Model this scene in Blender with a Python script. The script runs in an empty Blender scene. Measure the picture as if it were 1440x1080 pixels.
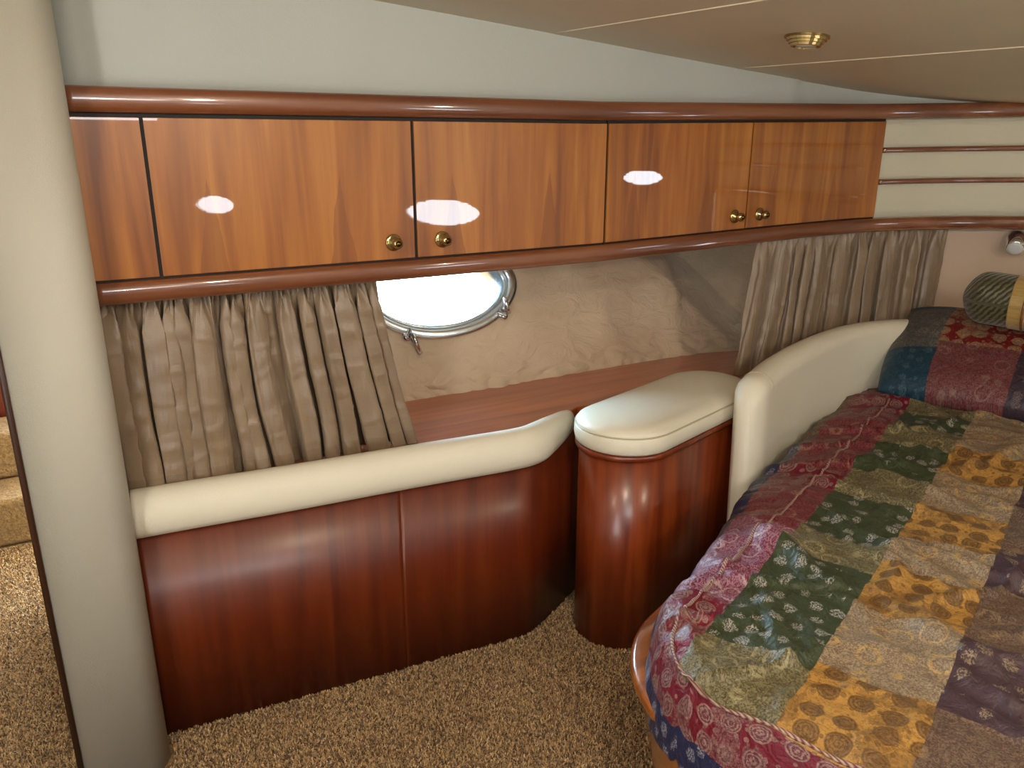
import bpy, bmesh, math, random
import numpy as np
from mathutils import Vector, Matrix, noise
random.seed(7); rng = np.random.default_rng(7)
R = math.radians
sc = bpy.context.scene
COL = sc.collection

# ------------------------------------------------------------------ camera
# the outboard cabinets run along +X; the camera stands at the origin, 1.5 m up
cd = bpy.data.cameras.new('camera'); cam = bpy.data.objects.new('camera', cd); COL.objects.link(cam)
cam.location = (0, 0, 1.5)
cam.rotation_euler = (R(90 - 17.2), 0, R(60.5 - 90))
cd.sensor_width = 36; cd.lens = 36 * 1100 / 1440; cd.clip_start = .02
sc.camera = cam
# ------------------------------------------------------------------ world and colour
w = bpy.data.worlds.new('sky'); sc.world = w; w.use_nodes = True
bg = w.node_tree.nodes['Background']; bg.inputs[0].default_value = (.80, .91, 1, 1); bg.inputs[1].default_value = 22.0
sc.view_settings.view_transform = 'Standard'; sc.view_settings.look = 'None'
sc.view_settings.gamma = 1; sc.view_settings.exposure = -0.12; sc.view_settings.use_curve_mapping = False
sc.cycles.use_denoising = True
sc.cycles.max_bounces = 10; sc.cycles.diffuse_bounces = 5; sc.cycles.glossy_bounces = 5
sc.cycles.sample_clamp_indirect = 6; sc.cycles.caustics_reflective = False; sc.cycles.caustics_refractive = False

def area(name, loc, target, sx, sy, power, color, spread=180):
    l = bpy.data.lights.new(name, 'AREA'); l.shape = 'RECTANGLE'; l.size = sx; l.size_y = sy
    l.energy = power; l.color = color; l.spread = R(spread)
    o = bpy.data.objects.new(name, l); COL.objects.link(o); o.location = loc
    o.rotation_euler = (Vector(target) - Vector(loc)).to_track_quat('-Z', 'Y').to_euler()
    return o
# daylight at the near porthole, just outside its glass
area('daylight_near_porthole', (1.13, 2.74, 1.12), (1.12, 1.9, .74), .62, .36, 105, (.60, .82, 1))
# soft overhead fill added behind the camera, as from an assumed deck hatch
area('fill_overhead', (.25, -.75, 1.84), (.45, .2, .7), .7, .7, 24, (.90, .95, 1))
# broad soft fill added in front of the closed aft wall
area('fill_aft', (-1.44, -.6, 1.15), (1.5, .6, 1.6), .9, 1.5, 44, (.94, .97, 1))
# daylight coming down the companionway on the left
area('daylight_companionway', (-.75, 2.7, 1.78), (-.35, 2.6, 0), .5, .5, 6, (1, .93, .82))

# ------------------------------------------------------------------ materials
class NT:
    def __init__(s, name):
        s.m = bpy.data.materials.new(name); s.m.use_nodes = True; s.t = s.m.node_tree
        s.b = s.t.nodes['Principled BSDF']; s.out = s.t.nodes['Material Output']
    def n(s, typ, ins=None, **kw):
        nd = s.t.nodes.new('ShaderNode' + typ)
        for k, v in kw.items(): setattr(nd, k, v)
        for k, v in (ins or {}).items():
            if hasattr(v, 'is_output'): s.t.links.new(v, nd.inputs[k])
            else: nd.inputs[k].default_value = v
        return nd
    def ma(s, op, a, b=None, c=None, clamp=False):
        d = {0: a}
        if b is not None: d[1] = b
        if c is not None: d[2] = c
        return s.n('Math', d, operation=op, use_clamp=clamp).outputs[0]
    def mix(s, f, a, b, blend='MIX'):
        nd = s.t.nodes.new('ShaderNodeMix'); nd.data_type = 'RGBA'; nd.blend_type = blend
        for k, v in ((0, f), (6, a), (7, b)):
            if hasattr(v, 'is_output'): s.t.links.new(v, nd.inputs[k])
            else: nd.inputs[k].default_value = v
        return nd.outputs[2]
    def co(s, which='Object', scale=(1, 1, 1), rot=(0, 0, 0)):
        tc = s.n('TexCoord'); mp = s.n('Mapping', {'Vector': tc.outputs[which], 'Scale': scale, 'Rotation': rot})
        return mp.outputs[0]
    def noise(s, v, scale, detail=3, dist=0, rough=.5):
        return s.n('TexNoise', {'Vector': v, 'Scale': scale, 'Detail': detail, 'Distortion': dist, 'Roughness': rough})
    def ramp(s, f, stops, interp='LINEAR'):
        r = s.n('ValToRGB', {0: f}); cr = r.color_ramp; cr.interpolation = interp
        while len(cr.elements) < len(stops): cr.elements.new(.5)
        for e, (p, c) in zip(cr.elements, stops): e.position = p; e.color = c
        return r.outputs[0]
    def bump(s, h, st, dist=.01, normal=None):
        d = {'Height': h, 'Strength': st, 'Distance': dist}
        if normal is not None: d['Normal'] = normal
        o = s.n('Bump', d).outputs[0]; s.t.links.new(o, s.b.inputs['Normal']); return o
    def set(s, **kw):
        for k, v in kw.items():
            k = k.replace('_', ' ')
            if hasattr(v, 'is_output'): s.t.links.new(v, s.b.inputs[k])
            else: s.b.inputs[k].default_value = v
        return s.m
def lin(r, g, b):
    f = lambda c: ((c / 255 + .055) / 1.055) ** 2.4 if c / 255 > .04045 else c / 255 / 12.92
    return (f(r), f(g), f(b), 1)

def wood(name, c_dark, c_mid, c_light, grain='z', rough=.35, coat=1.0, coat_r=.03, figure=True):
    t = NT(name)
    sc_ = {'z': (14, 14, .9), 'x': (.9, 14, 14), 'y': (14, .9, 14)}[grain]
    v = t.co('Object', sc_)
    a = t.noise(v, 1.4, 4, .6).outputs[0]
    fine = t.noise(t.co('Object', tuple(8 * q if q > 1 else 2.5 for q in sc_)), 2.2, 3).outputs[0]
    c = t.ramp(a, [(.3, c_dark), (.5, c_mid), (.72, c_light)])
    c = t.mix(t.ma('MULTIPLY', fine, .35), c, c_dark)
    if figure:
        # cathedral figure in the veneer: a narrow darker spire that repeats across the leaves
        sep = t.n('SeparateXYZ', {0: t.co('Object')})
        wob = t.noise(t.co('Object', (2, 2, 6)), 2, 2).outputs[0]
        xm = t.ma('PINGPONG', t.ma('ADD', sep.outputs[0], t.ma('MULTIPLY', wob, .02)), .155)
        top = t.ma('SUBTRACT', 1.42, sep.outputs[2])
        wdt = t.ma('MULTIPLY', top, .16)
        m = t.ma('LESS_THAN', xm, wdt)
        edge = t.ma('MULTIPLY', m, .55)
        c = t.mix(edge, c, c_dark)
        kn = t.n('TexVoronoi', {'Vector': t.co('Object', (9, 9, 4)), 'Scale': 1.0, 'Randomness': 1.0}).outputs[0]
        c = t.mix(t.ma('MULTIPLY', t.ma('LESS_THAN', kn, .055), .7), c, tuple(q * .35 for q in c_dark[:3]) + (1,))
    t.set(Base_Color=c, Roughness=rough, Coat_Weight=coat, Coat_Roughness=coat_r, Coat_IOR=1.5)
    return t.m
M = {}
M['door'] = wood('door_veneer', lin(122, 64, 12), lin(164, 98, 26), lin(190, 124, 46), 'z', .4, 1, .015)
M['rail'] = wood('rail_wood', lin(92, 48, 26), lin(122, 70, 42), lin(144, 92, 60), 'x', .35, 1, .07, False)
M['panel'] = wood('panel_veneer', lin(80, 24, 6), lin(100, 36, 9), lin(116, 48, 14), 'z', .4, .25, .25, False)
M['table'] = wood('table_veneer', lin(88, 30, 8), lin(118, 46, 14), lin(146, 66, 24), 'z', .35, .45, .22, False)
M['ledge'] = wood('ledge_wood', lin(150, 66, 28), lin(182, 92, 44), lin(200, 112, 62), 'x', .35, .9, .12, False)
M['bed_dark'] = wood('dark_jamb', lin(40, 18, 8), lin(54, 26, 12), lin(66, 34, 16), 'z', .5, .3, .2, False)
M['bed_wood'] = wood('bed_wood', lin(110, 54, 14), lin(150, 82, 26), lin(170, 100, 36), 'x', .3, 1, .06, False)

def vinyl(name, col, sc_=420, st=.25, rough=.6, mottled=.06):
    t = NT(name)
    nz = t.noise(t.co('Object'), sc_, 2).outputs[0]
    big = t.noise(t.co('Object'), 3.0, 3).outputs[0]
    c2 = tuple(q * (1 - mottled * 2) for q in col[:3]) + (1,)
    mid = t.noise(t.co('Object'), 130, 3).outputs[0]
    t.set(Base_Color=t.mix(big, col, c2), Roughness=rough); t.bump(nz, st, .002, t.bump(mid, st * .6, .002))
    return t.m
M['wall'] = vinyl('wall_vinyl', lin(182, 178, 164))
M['upper'] = vinyl('upper_wall_vinyl', lin(180, 184, 178))
M['ceiling'] = vinyl('ceiling_vinyl', lin(214, 204, 182), 300, .2, .55)
M['seam'] = vinyl('ceiling_seam', lin(224, 212, 188), 300, .1, .5)
M['cushion'] = vinyl('cushion_vinyl', lin(226, 220, 200), 500, .3, .5, .03)
M['welt'] = vinyl('cushion_seam', lin(190, 180, 150), 500, .2, .6)
M['padpanel'] = vinyl('panel_vinyl', lin(206, 202, 180), 500, .3, .55, .03)
t = NT('dark_gap'); t.set(Base_Color=lin(18, 12, 10), Roughness=.7); M['dark'] = t.m
t = NT('lining_fabric')
a = t.noise(t.co('Object', (1, 1, 1)), 5, 5, .4).outputs[0]
f_ = t.noise(t.co('Object'), 350, 2).outputs[0]
t.set(Base_Color=t.mix(a, lin(212, 192, 166), lin(184, 160, 132)), Roughness=.9, Sheen_Weight=.2)
t.bump(f_, .3, .002, t.bump(t.noise(t.co('Object', (1, 1, 1.6)), 9, 5, 1.2).outputs[0], .6, .03)); M['lining'] = t.m
t = NT('pink_wall_fabric')
t.set(Base_Color=lin(190, 168, 150), Roughness=.85); t.bump(t.noise(t.co('Object'), 350, 2).outputs[0], .25, .002); M['pinkwall'] = t.m
t = NT('curtain_silk')
v = t.co('UV', (1, 1, 1))
slub = t.noise(t.co('UV', (40, 700, 1)), 1, 3).outputs[0]
ver = t.noise(t.co('UV', (30, 2.5, 1)), 1, 4).outputs[0]
c = t.mix(ver, lin(160, 138, 110), lin(112, 94, 76))
c = t.mix(t.ma('MULTIPLY', slub, .4), c, lin(96, 76, 60))
vv = t.n('SeparateXYZ', {0: t.n('TexCoord').outputs['UV']}).outputs[1]
c = t.mix(t.ma('MULTIPLY', t.ma('GREATER_THAN', vv, .408), .45), c, lin(112, 88, 62))
t.set(Base_Color=c, Roughness=.38, Specular_IOR_Level=.7, Sheen_Weight=.35, Sheen_Roughness=.35)
t.bump(slub, .3, .002, t.bump(ver, .5, .02)); M['curtain'] = t.m
def metal(name, col, rough=.12):
    t = NT(name); t.set(Base_Color=col, Metallic=1.0, Roughness=rough)
    t.bump(t.noise(t.co('Object'), 60, 2).outputs[0], .03, .001); return t.m
M['chrome'] = metal('chrome', (.75, .77, .8, 1), .08)
M['alloy'] = metal('porthole_alloy', (.72, .77, .8, 1), .22)
M['brass'] = metal('antique_brass', lin(186, 164, 116), .16)
M['bronze'] = metal('dark_bronze', lin(92, 70, 38), .25)
t = NT('glass')
tr = t.n('BsdfTransparent', {0: (.93, .98, 1, 1)}); gl = t.n('BsdfGlossy', {0: (1, 1, 1, 1), 1: .02})
fr = t.n('Fresnel', {0: 1.45}); mx = t.n('MixShader', {0: fr.outputs[0], 1: tr.outputs[0], 2: gl.outputs[0]})
t.t.links.new(mx.outputs[0], t.out.inputs[0]); M['glass'] = t.m
t = NT('frosted_lens'); t.set(Base_Color=lin(200, 205, 210), Roughness=.25, Coat_Weight=.5); M['lens'] = t.m
def lit(name, col, st):
    t = NT(name); t.set(Base_Color=col, Emission_Color=col, Emission_Strength=st); return t.m
M['bulb'] = lit('lit_lens', (1, .78, .5, 1), 8)
# carpet: the fibres carry their own mixed colours
t = NT('carpet_fibre'); at = t.n('Attribute', attribute_name='fibre')
t.set(Base_Color=at.outputs[0], Roughness=.9, Sheen_Weight=.3); M['fibre'] = t.m
t = NT('carpet_backing')
nz = t.n('TexVoronoi', {'Vector': t.co('Object'), 'Scale': 190}).outputs[1]
sepc = t.n('SeparateXYZ', {0: nz}).outputs[0]
bigc = t.noise(t.co('Object'), 60, 4).outputs[0]
t.set(Base_Color=t.mix(t.ma('MULTIPLY', sepc, bigc), lin(150, 122, 80), lin(66, 46, 28)), Roughness=.95)
t.bump(bigc, .8, .01); M['backing'] = t.m

# ------------------------------------------------------------------ helpers
def tag(o, label=None, cat=None, group=None, kind=None):
    if label: o['label'] = label
    if cat: o['category'] = cat
    if group: o['group'] = group
    if kind: o['kind'] = kind
    return o
def obj(name, verts, faces, mat, parent=None, smooth=True, uv=None, mats=None, mi=None):
    me = bpy.data.meshes.new(name); me.from_pydata([tuple(v) for v in verts], [], [tuple(f) for f in faces]); me.update()
    me.materials.append(mat)
    for m_ in (mats or []): me.materials.append(m_)
    o = bpy.data.objects.new(name, me); COL.objects.link(o)
    if smooth: me.polygons.foreach_set('use_smooth', [True] * len(me.polygons))
    if mi is not None: me.polygons.foreach_set('material_index', mi)
    if uv is not None:
        ul = me.uv_layers.new(name='UVMap'); idx = np.zeros(len(me.loops), dtype=np.int32); me.loops.foreach_get('vertex_index', idx)
        ul.data.foreach_set('uv', np.asarray(uv, dtype=np.float32)[idx].ravel())
    if parent: o.parent = parent; o.matrix_parent_inverse = parent.matrix_world.inverted()
    return o
def empty(name, loc, label, cat, group=None):
    o = bpy.data.objects.new(name, None); COL.objects.link(o); o.location = loc; o.empty_display_size = .05
    o.matrix_world = Matrix.Translation(loc)
    return tag(o, label, cat, group)
def grid_faces(nu, nv, cu=False, cv=False):
    F = []
    for i in range(nu if cu else nu - 1):
        for j in range(nv if cv else nv - 1):
            i2, j2 = (i + 1) % nu, (j + 1) % nv
            F.append((i * nv + j, i2 * nv + j, i2 * nv + j2, i * nv + j2))
    return F
def fix_normals(o):
    bm = bmesh.new(); bm.from_mesh(o.data); bmesh.ops.recalc_face_normals(bm, faces=bm.faces); bm.to_mesh(o.data); bm.free(); return o
def bevel(o, wd=.003, seg=2, ang=35):
    b = o.modifiers.new('bevel', 'BEVEL'); b.width = wd; b.segments = seg; b.limit_method = 'ANGLE'; b.angle_limit = R(ang); return o
def smooth_path(pts, n, closed=False):
    """Catmull-Rom through pts, n samples evenly by arc length"""
    P = [np.array(p, float) for p in pts]; out = []
    k = len(P)
    for i in range(k if closed else k - 1):
        p0 = P[(i - 1) % k] if closed or i > 0 else 2 * P[0] - P[1]
        p1, p2 = P[i], P[(i + 1) % k]
        p3 = P[(i + 2) % k] if closed or i + 2 < k else 2 * P[-1] - P[-2]
        for q in np.linspace(0, 1, 24, endpoint=False):
            out.append(.5 * ((2 * p1) + (-p0 + p2) * q + (2 * p0 - 5 * p1 + 4 * p2 - p3) * q * q + (-p0 + 3 * p1 - 3 * p2 + p3) * q ** 3))
    if not closed: out.append(P[-1])
    else: out.append(out[0])
    A = np.array(out); L = np.r_[0, np.cumsum(np.linalg.norm(np.diff(A, axis=0), axis=1))]
    s = np.linspace(0, L[-1], n, endpoint=not closed)
    return np.stack([np.interp(s, L, A[:, d]) for d in range(A.shape[1])], 1)
def normals2(path, closed=False):
    """unit normals to the right of travel in plan"""
    if closed: d = np.roll(path, -1, 0) - np.roll(path, 1, 0)
    else: d = np.gradient(path, axis=0)
    d = d[:, :2] / np.linalg.norm(d[:, :2], axis=1)[:, None]
    return np.stack([d[:, 1], -d[:, 0]], 1)
def sweep(name, path, prof, mat, parent=None, zoff=None, caps=True, closed=False, scale=None, smooth=True, uv=False, sc_c=None):
    """prof: closed loop of (out, z); out>0 is towards the room (right of travel)"""
    path = np.asarray(path, float); nr = normals2(path, closed); V = []; UV = []
    n, k = len(path), len(prof)
    L = np.r_[0, np.cumsum(np.linalg.norm(np.diff(path[:, :2], axis=0), axis=1))]
    for i in range(n):
        s_ = 1 if scale is None else scale[i]
        z0 = 0 if zoff is None else zoff[i]
        cx = sum(p[0] for p in prof) / k; cz = sum(p[1] for p in prof) / k
        if sc_c: cx, cz = sc_c
        for (o_, z_) in prof:
            oo, zz = cx + (o_ - cx) * s_, cz + (z_ - cz) * s_
            V.append((path[i, 0] + nr[i, 0] * oo, path[i, 1] + nr[i, 1] * oo, zz + z0)); UV.append((L[i], zz))
    F = grid_faces(n, k, closed, True)
    if caps and not closed: F += [tuple(range(k))[::-1], tuple((n - 1) * k + j for j in range(k))]
    return fix_normals(obj(name, V, F, mat, parent, smooth, uv=UV if uv else None))
def rrect(o0, o1, z0, z1, r, seg=4):
    P = []
    for cx, cz, a0 in ((o1 - r, z1 - r, 0), (o0 + r, z1 - r, 90), (o0 + r, z0 + r, 180), (o1 - r, z0 + r, 270)):
        for q in range(seg + 1):
            a = R(a0 + 90 * q / seg); P.append((cx + r * math.cos(a), cz + r * math.sin(a)))
    return P
def box(name, lo, hi, mat, parent=None, bev=.003):
    (x0, y0, z0), (x1, y1, z1) = lo, hi
    V = [(x, y, z) for x in (x0, x1) for y in (y0, y1) for z in (z0, z1)]
    F = [(0, 1, 3, 2), (4, 6, 7, 5), (0, 4, 5, 1), (2, 3, 7, 6), (0, 2, 6, 4), (1, 5, 7, 3)]
    o = fix_normals(obj(name, V, F, mat, parent, False))
    if bev: bevel(o, bev)
    return o
def prism(name, plan, z0, z1, mat, parent=None, bev=0, taper=1.0):
    n = len(plan); c = np.mean(plan, 0)
    V = [(c[0] + (p[0] - c[0]) * taper, c[1] + (p[1] - c[1]) * taper, z0) for p in plan] + [(p[0], p[1], z1) for p in plan]
    F = [(i, (i + 1) % n, n + (i + 1) % n, n + i) for i in range(n)] + [tuple(range(n))[::-1], tuple(range(n, 2 * n))]
    o = fix_normals(obj(name, V, F, mat, parent, False))
    if bev: bevel(o, bev)
    o.data.polygons.foreach_set('use_smooth', [len(p.vertices) == 4 for p in o.data.polygons])
    return o
def lathe(name, prof, mat, M4, parent=None, seg=28):
    """prof (r,z) turned about local z, placed by matrix M4"""
    V = []
    for (r_, z_) in prof:
        for k in range(seg):
            a = 2 * math.pi * k / seg; V.append(M4 @ Vector((r_ * math.cos(a), r_ * math.sin(a), z_)))
    F = grid_faces(len(prof), seg, False, True)
    F += [tuple(range(seg))[::-1], tuple((len(prof) - 1) * seg + j for j in range(seg))]
    return fix_normals(obj(name, V, F, mat, parent))
def frame_to(loc, direction):
    return Matrix.Translation(loc) @ Vector(direction).to_track_quat('Z', 'Y').to_matrix().to_4x4()
def tube(name, pts, r, mat, parent=None, seg=8, closed=False, twist=None):
    pts = [Vector(p) for p in pts]; n = len(pts); V = []
    prev = None
    for i in range(n):
        a = pts[(i - 1) % n] if closed or i > 0 else pts[i]; b = pts[(i + 1) % n] if closed or i < n - 1 else pts[i]
        t_ = (b - a).normalized()
        ref = Vector((0, 0, 1)) if abs(t_.z) < .95 else Vector((1, 0, 0))
        u = t_.cross(ref).normalized(); v_ = u.cross(t_)
        for k in range(seg):
            an = 2 * math.pi * k / seg
            rr = r if twist is None else r * (1 + .35 * math.cos(2 * an + twist * i))
            V.append(pts[i] + u * rr * math.cos(an) + v_ * rr * math.sin(an))
    F = grid_faces(n, seg, closed, True)
    if not closed: F += [tuple(range(seg))[::-1], tuple((n - 1) * seg + j for j in range(seg))]
    return fix_normals(obj(name, V, F, mat, parent))

E_ = np.array([.927, .375]); G_ = np.array([-.375, .927])      # bed axes: towards the head, towards the hull side
def EG(e, g): return (e * E_[0] + g * G_[0], e * E_[1] + g * G_[1])

# ------------------------------------------------------------------ rail path (front face of cabinets and headboard bulkhead)
RP = smooth_path([(.043, 1.95), (.5, 1.95), (1.0, 1.952), (1.5, 1.965), (2.1, 1.985), (2.5, 1.985), (2.72, 1.955), (2.97, 1.85), (3.2, 1.66), (3.36, 1.40), (3.5, 1.08), (3.7, .58), (4.05, -.28)], 420)
def sheer(x): t_ = max(0, min(1.2, (x - 1.4) / 1.8)); return .03 * t_
SH = np.array([sheer(p[0]) for p in RP])
RN = normals2(RP)
def ix(x): return int(np.argmin(np.abs(RP[:, 0] - x)))

# ================================================================== THE SETTING
tag(box('floor', (-1.6, -3.6, -.06), (4.6, 4.6, -.002), M['backing'], bev=0), kind='structure')
# ceiling falls towards the bow
V = []
for x in (-1.6, 4.6):
    for y in (-3.6, 4.6):
        for dz in (0, .05): V.append((x, y, 1.891 - .082 * x + dz))
o = fix_normals(obj('ceiling', V, [(0, 1, 3, 2), (4, 6, 7, 5), (0, 4, 5, 1), (2, 3, 7, 6), (0, 2, 6, 4), (1, 5, 7, 3)], M['ceiling'], None, False)); tag(o, kind='structure')
def cz(x): return 1.891 - .082 * x
def ceil_seam(n, p0, p1):
    L_ = 24; pts = []
    for i in range(L_ + 1):
        q = i / L_; x = p0[0] + (p1[0] - p0[0]) * q; y = p0[1] + (p1[1] - p0[1]) * q
        pts.append((x, y, cz(x) - .0005))
    tag(tube(n, pts, .0022, M['seam'], None, 6), kind='structure')
ceil_seam('trim_5', (1.26, 1.985), (1.47, .0)); ceil_seam('trim_6', (1.985, 1.985), (2.20, .2))

# partition at the left: rounded end post
pl = []
for k in range(11):
    a = R(90 * k / 10); pl.append((-.017 + .06 * math.cos(a - R(90)), 1.86 + .06 * math.sin(a - R(90))))
plan = [(-.143, 2.75), (-.143, 1.80)] + pl + [(.043, 2.75)]
tag(prism('wall_left', plan, -.01, 1.92, M['wall']), kind='structure')
plan = [(-.155, 1.83), (-.155, 1.797), (-.143, 1.797), (-.143, 1.83)]
tag(prism('trim_7', plan, 0, 1.88, M['bed_dark']), kind='structure')

# upper wall between the top rail and the ceiling
n = ix(3.3); V = []; NZ = 8
for i in range(0, n, 3):
    p = RP[i]
    for k in range(NZ):
        z0 = 1.59 + SH[i]; z1 = cz(p[0]) + .06
        q = k / (NZ - 1); V.append((p[0], min(p[1] + .045, 2.02 if p[0] < 2.3 else p[1] + .045), z0 + (z1 - z0) * q))
o = obj('wall_back', V, grid_faces(len(range(0, n, 3)), NZ), M['upper']); s_ = o.modifiers.new('solid', 'SOLIDIFY'); s_.thickness = .02; s_.offset = -1
tag(o, kind='structure')

# hull side below the cabinets: loose fabric lining with the porthole opening in it
PC = Vector((1.128, 0, 1.005)); PA, PB = .292, .167            # porthole centre and half axes (outer frame)
def hull_y(x, z):
    y = 2.385 + (z - .66) * .36
    if x > 2.55: y -= .35 * (x - 2.55) ** 1.6
    return y
NX, NZ = 330, 150; V = []; F = []; ZR = np.r_[np.linspace(-.02, .64, 8), np.linspace(.655, 1.20, 120), np.linspace(1.25, 1.95, 22)]
for i in range(NX):
    for k in range(NZ):
        x = -.14 + (3.3 + .14) * i / (NX - 1); z = float(ZR[k])
        y = hull_y(x, z)
        e = math.hypot((x - PC.x) / PA, (z - PC.z) / PB); att = min(1, max(0, (e - 1.0) / .6))
        p = Vector((x, y, z))
        # soft drape: diagonal tension folds and a puckered bottom edge
        f1 = noise.noise(Vector((x * 3.1 + z * 2.4, z * 2.2 - x * .8, .3))) * .015
        f2 = noise.noise(Vector((x * 8 - z * 3, z * 4, 4.1))) * .009
        low = max(0, 1 - abs(z - .655) / .10)
        f3 = abs(noise.noise(Vector((x * 13 + z * 8, z * 26, 1.7)))) * .034 * low
        fr_ = -.016 * math.exp(-((x - 2.1 - (z - .66) * .25) / .06) ** 2) - .007 * math.exp(-((x - 1.85 + (z - .66) * .3) / .05) ** 2) + .55 * min(.30, max(0, x - (2.44 - (z - .66) * 1.05)))
        y += (-f1 * 1.0 - f2 - f3 + fr_) * att - .002
        V.append((x, y, z - .004 * noise.noise(Vector((x * 20, 0, 0))) * low))
for f in grid_faces(NX, NZ):
    c = sum((Vector(V[q]) for q in f), Vector()) / 4
    if math.hypot((c.x - PC.x) / (PA - .014), (c.z - PC.z) / (PB - .014)) > 1: F.append(f)
o = obj('wall_hull', V, F, M['lining']); s_ = o.modifiers.new('solid', 'SOLIDIFY'); s_.thickness = .006; s_.offset = 1
tag(o, kind='structure')

# porthole (window_1): alloy flange, deep inner ring, glass, two dog latches
win = bpy.data.objects.new('window_1', None); COL.objects.link(win); win.location = (PC.x, hull_y(PC.x, PC.z), PC.z); win.empty_display_size = .05
bpy.context.view_layer.update(); tag(win, 'oval porthole with a polished metal frame in the fabric-lined hull side', None, None, 'structure')
tilt = math.atan(.36); hn = Vector((0, -math.cos(tilt), math.sin(tilt)))       # towards the room
hu = Vector((0, math.sin(tilt), math.cos(tilt)))
PO = Vector((PC.x, hull_y(PC.x, PC.z), PC.z))
def on_port(a, fa, fb, out): return PO + Vector((1, 0, 0)) * fa * math.cos(a) + hu * fb * math.sin(a) + hn * out
def oval_ring(name, prof, mat, parent):
    V = []; n = 96
    for i in range(n):
        a = 2 * math.pi * i / n
        # slightly pointed oval
        k = 1 + .03 * math.cos(2 * a) ** 2
        for (d, out) in prof: V.append(on_port(a, (PA + d) * k, (PB + .008 + d), out))
    return fix_normals(obj(name, V, grid_faces(n, len(prof), True, True), mat, parent))
oval_ring('frame', [(.004, -.01), (.006, .010), (.001, .016), (-.022, .018), (-.032, .014), (-.034, .004), (-.036, -.02), (-.034, -.03), (0, -.03)], M['alloy'], win)
oval_ring('inner_ring', [(-.034, -.001), (-.040, .003), (-.046, -.004), (-.052, -.09), (-.046, -.12), (-.034, -.12)], M['alloy'], win)
V = [on_port(2 * math.pi * i / 64, PA - .045, PB - .037, -.07) for i in range(64)] + [on_port(2 * math.pi * i / 64, PA - .045, PB - .037, -.076) for i in range(64)]
obj('glass', V, [tuple(range(64)), tuple(range(64, 128))[::-1]] + [(i, 64 + i, 64 + (i + 1) % 64, (i + 1) % 64) for i in range(64)], M['glass'], win, False)
def latch(ang, down):
    b = on_port(ang, PA + .012, PB + .020, .012)
    c = on_port(ang, PA - .02, PB - .012, .020)
    body = lathe('latch', [(.006, -.016), (.015, -.012), (.0165, .003), (.013, .012), (.006, .016)], M['chrome'], frame_to(b, hn), win, 18)
    tube('latch_arm', [c + hn * .004, b + hn * .012, b + hn * .02], .0075, M['chrome'], body)
    if down:
        tube('latch_handle', [b + hn * .020 + Vector((.016, 0, .012)), b + hn * .026 + Vector((.024, 0, -.02)), b + hn * .030 + Vector((.040, 0, -.066))], .0085, M['chrome'], body)
    else:
        tube('latch_handle', [b + hn * .016 + Vector((.016, 0, .010)), b + hn * .020 + Vector((.004, 0, .024)), b + hn * .022 + Vector((-.004, 0, .064))], .0085, M['chrome'], body)
latch(R(-122), True); latch(R(-42), False)

# lower bulkhead behind the bed head
i0 = ix(2.66); V = []; rows = list(range(i0, len(RP), 2))
for i in rows:
    p, nn = RP[i], RN[i]
    for z in np.linspace(.5, 1.22, 12):
        V.append((p[0] - nn[0] * .078, p[1] - nn[1] * .078, z + SH[i]))
o = obj('wall_right', V, grid_faces(len(rows), 12), M['pinkwall']); s_ = o.modifiers.new('solid', 'SOLIDIFY'); s_.thickness = .02; s_.offset = 1
tag(o, kind='structure')

# upper bulkhead: three puffed vinyl bands with two wooden strips between
i0 = ix(2.693); rows = list(range(i0, len(RP), 2)); V = []; 
zb = [1.203, 1.334, 1.346, 1.450, 1.462, 1.556]
def puff(z):
    for a, b in ((1.203, 1.336), (1.336, 1.452), (1.452, 1.556)):
        if a <= z <= b:
            q = (z - a) / (b - a); return .010 * (1 - abs(2 * q - 1) ** 5)
    return 0
ZS = np.linspace(1.195, 1.560, 60)
for i in rows:
    p, nn = RP[i], RN[i]
    for z in ZS:
        out = -.022 + puff(z); V.append((p[0] + nn[0] * out, p[1] + nn[1] * out, z + SH[i]))
o = obj('wall_front', V, grid_faces(len(rows), 60), M['padpanel']); s_ = o.modifiers.new('solid', 'SOLIDIFY'); s_.thickness = .02; s_.offset = -1
tag(o, kind='structure')
for nme, z in (('trim_3', 1.3335), ('trim_4', 1.4485)):
    tag(sweep(nme, RP[i0:], rrect(-.022, .005, z - .0095, z + .0095, .006, 3), M['rail'], zoff=SH[i0:]), kind='structure')

# the two long rails
def railprof(z0, z1, depth=.03):
    h = z1 - z0; P = []
    for q in range(13):
        a = R(-90 + 180 * q / 12); P.append((.006 + .020 * abs(math.cos(a)) ** .75, (z0 + z1) / 2 + math.copysign(abs(math.sin(a)) ** .8, math.sin(a)) * h / 2))
    P += [(-depth, z1), (-depth, z0)]
    return P
tag(sweep('trim_1', RP, railprof(1.559, 1.612, .05), M['rail'], zoff=SH), kind='structure')
tag(sweep('trim_2', RP, railprof(1.151, 1.201, .045), M['rail'], zoff=SH), kind='structure')

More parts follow.
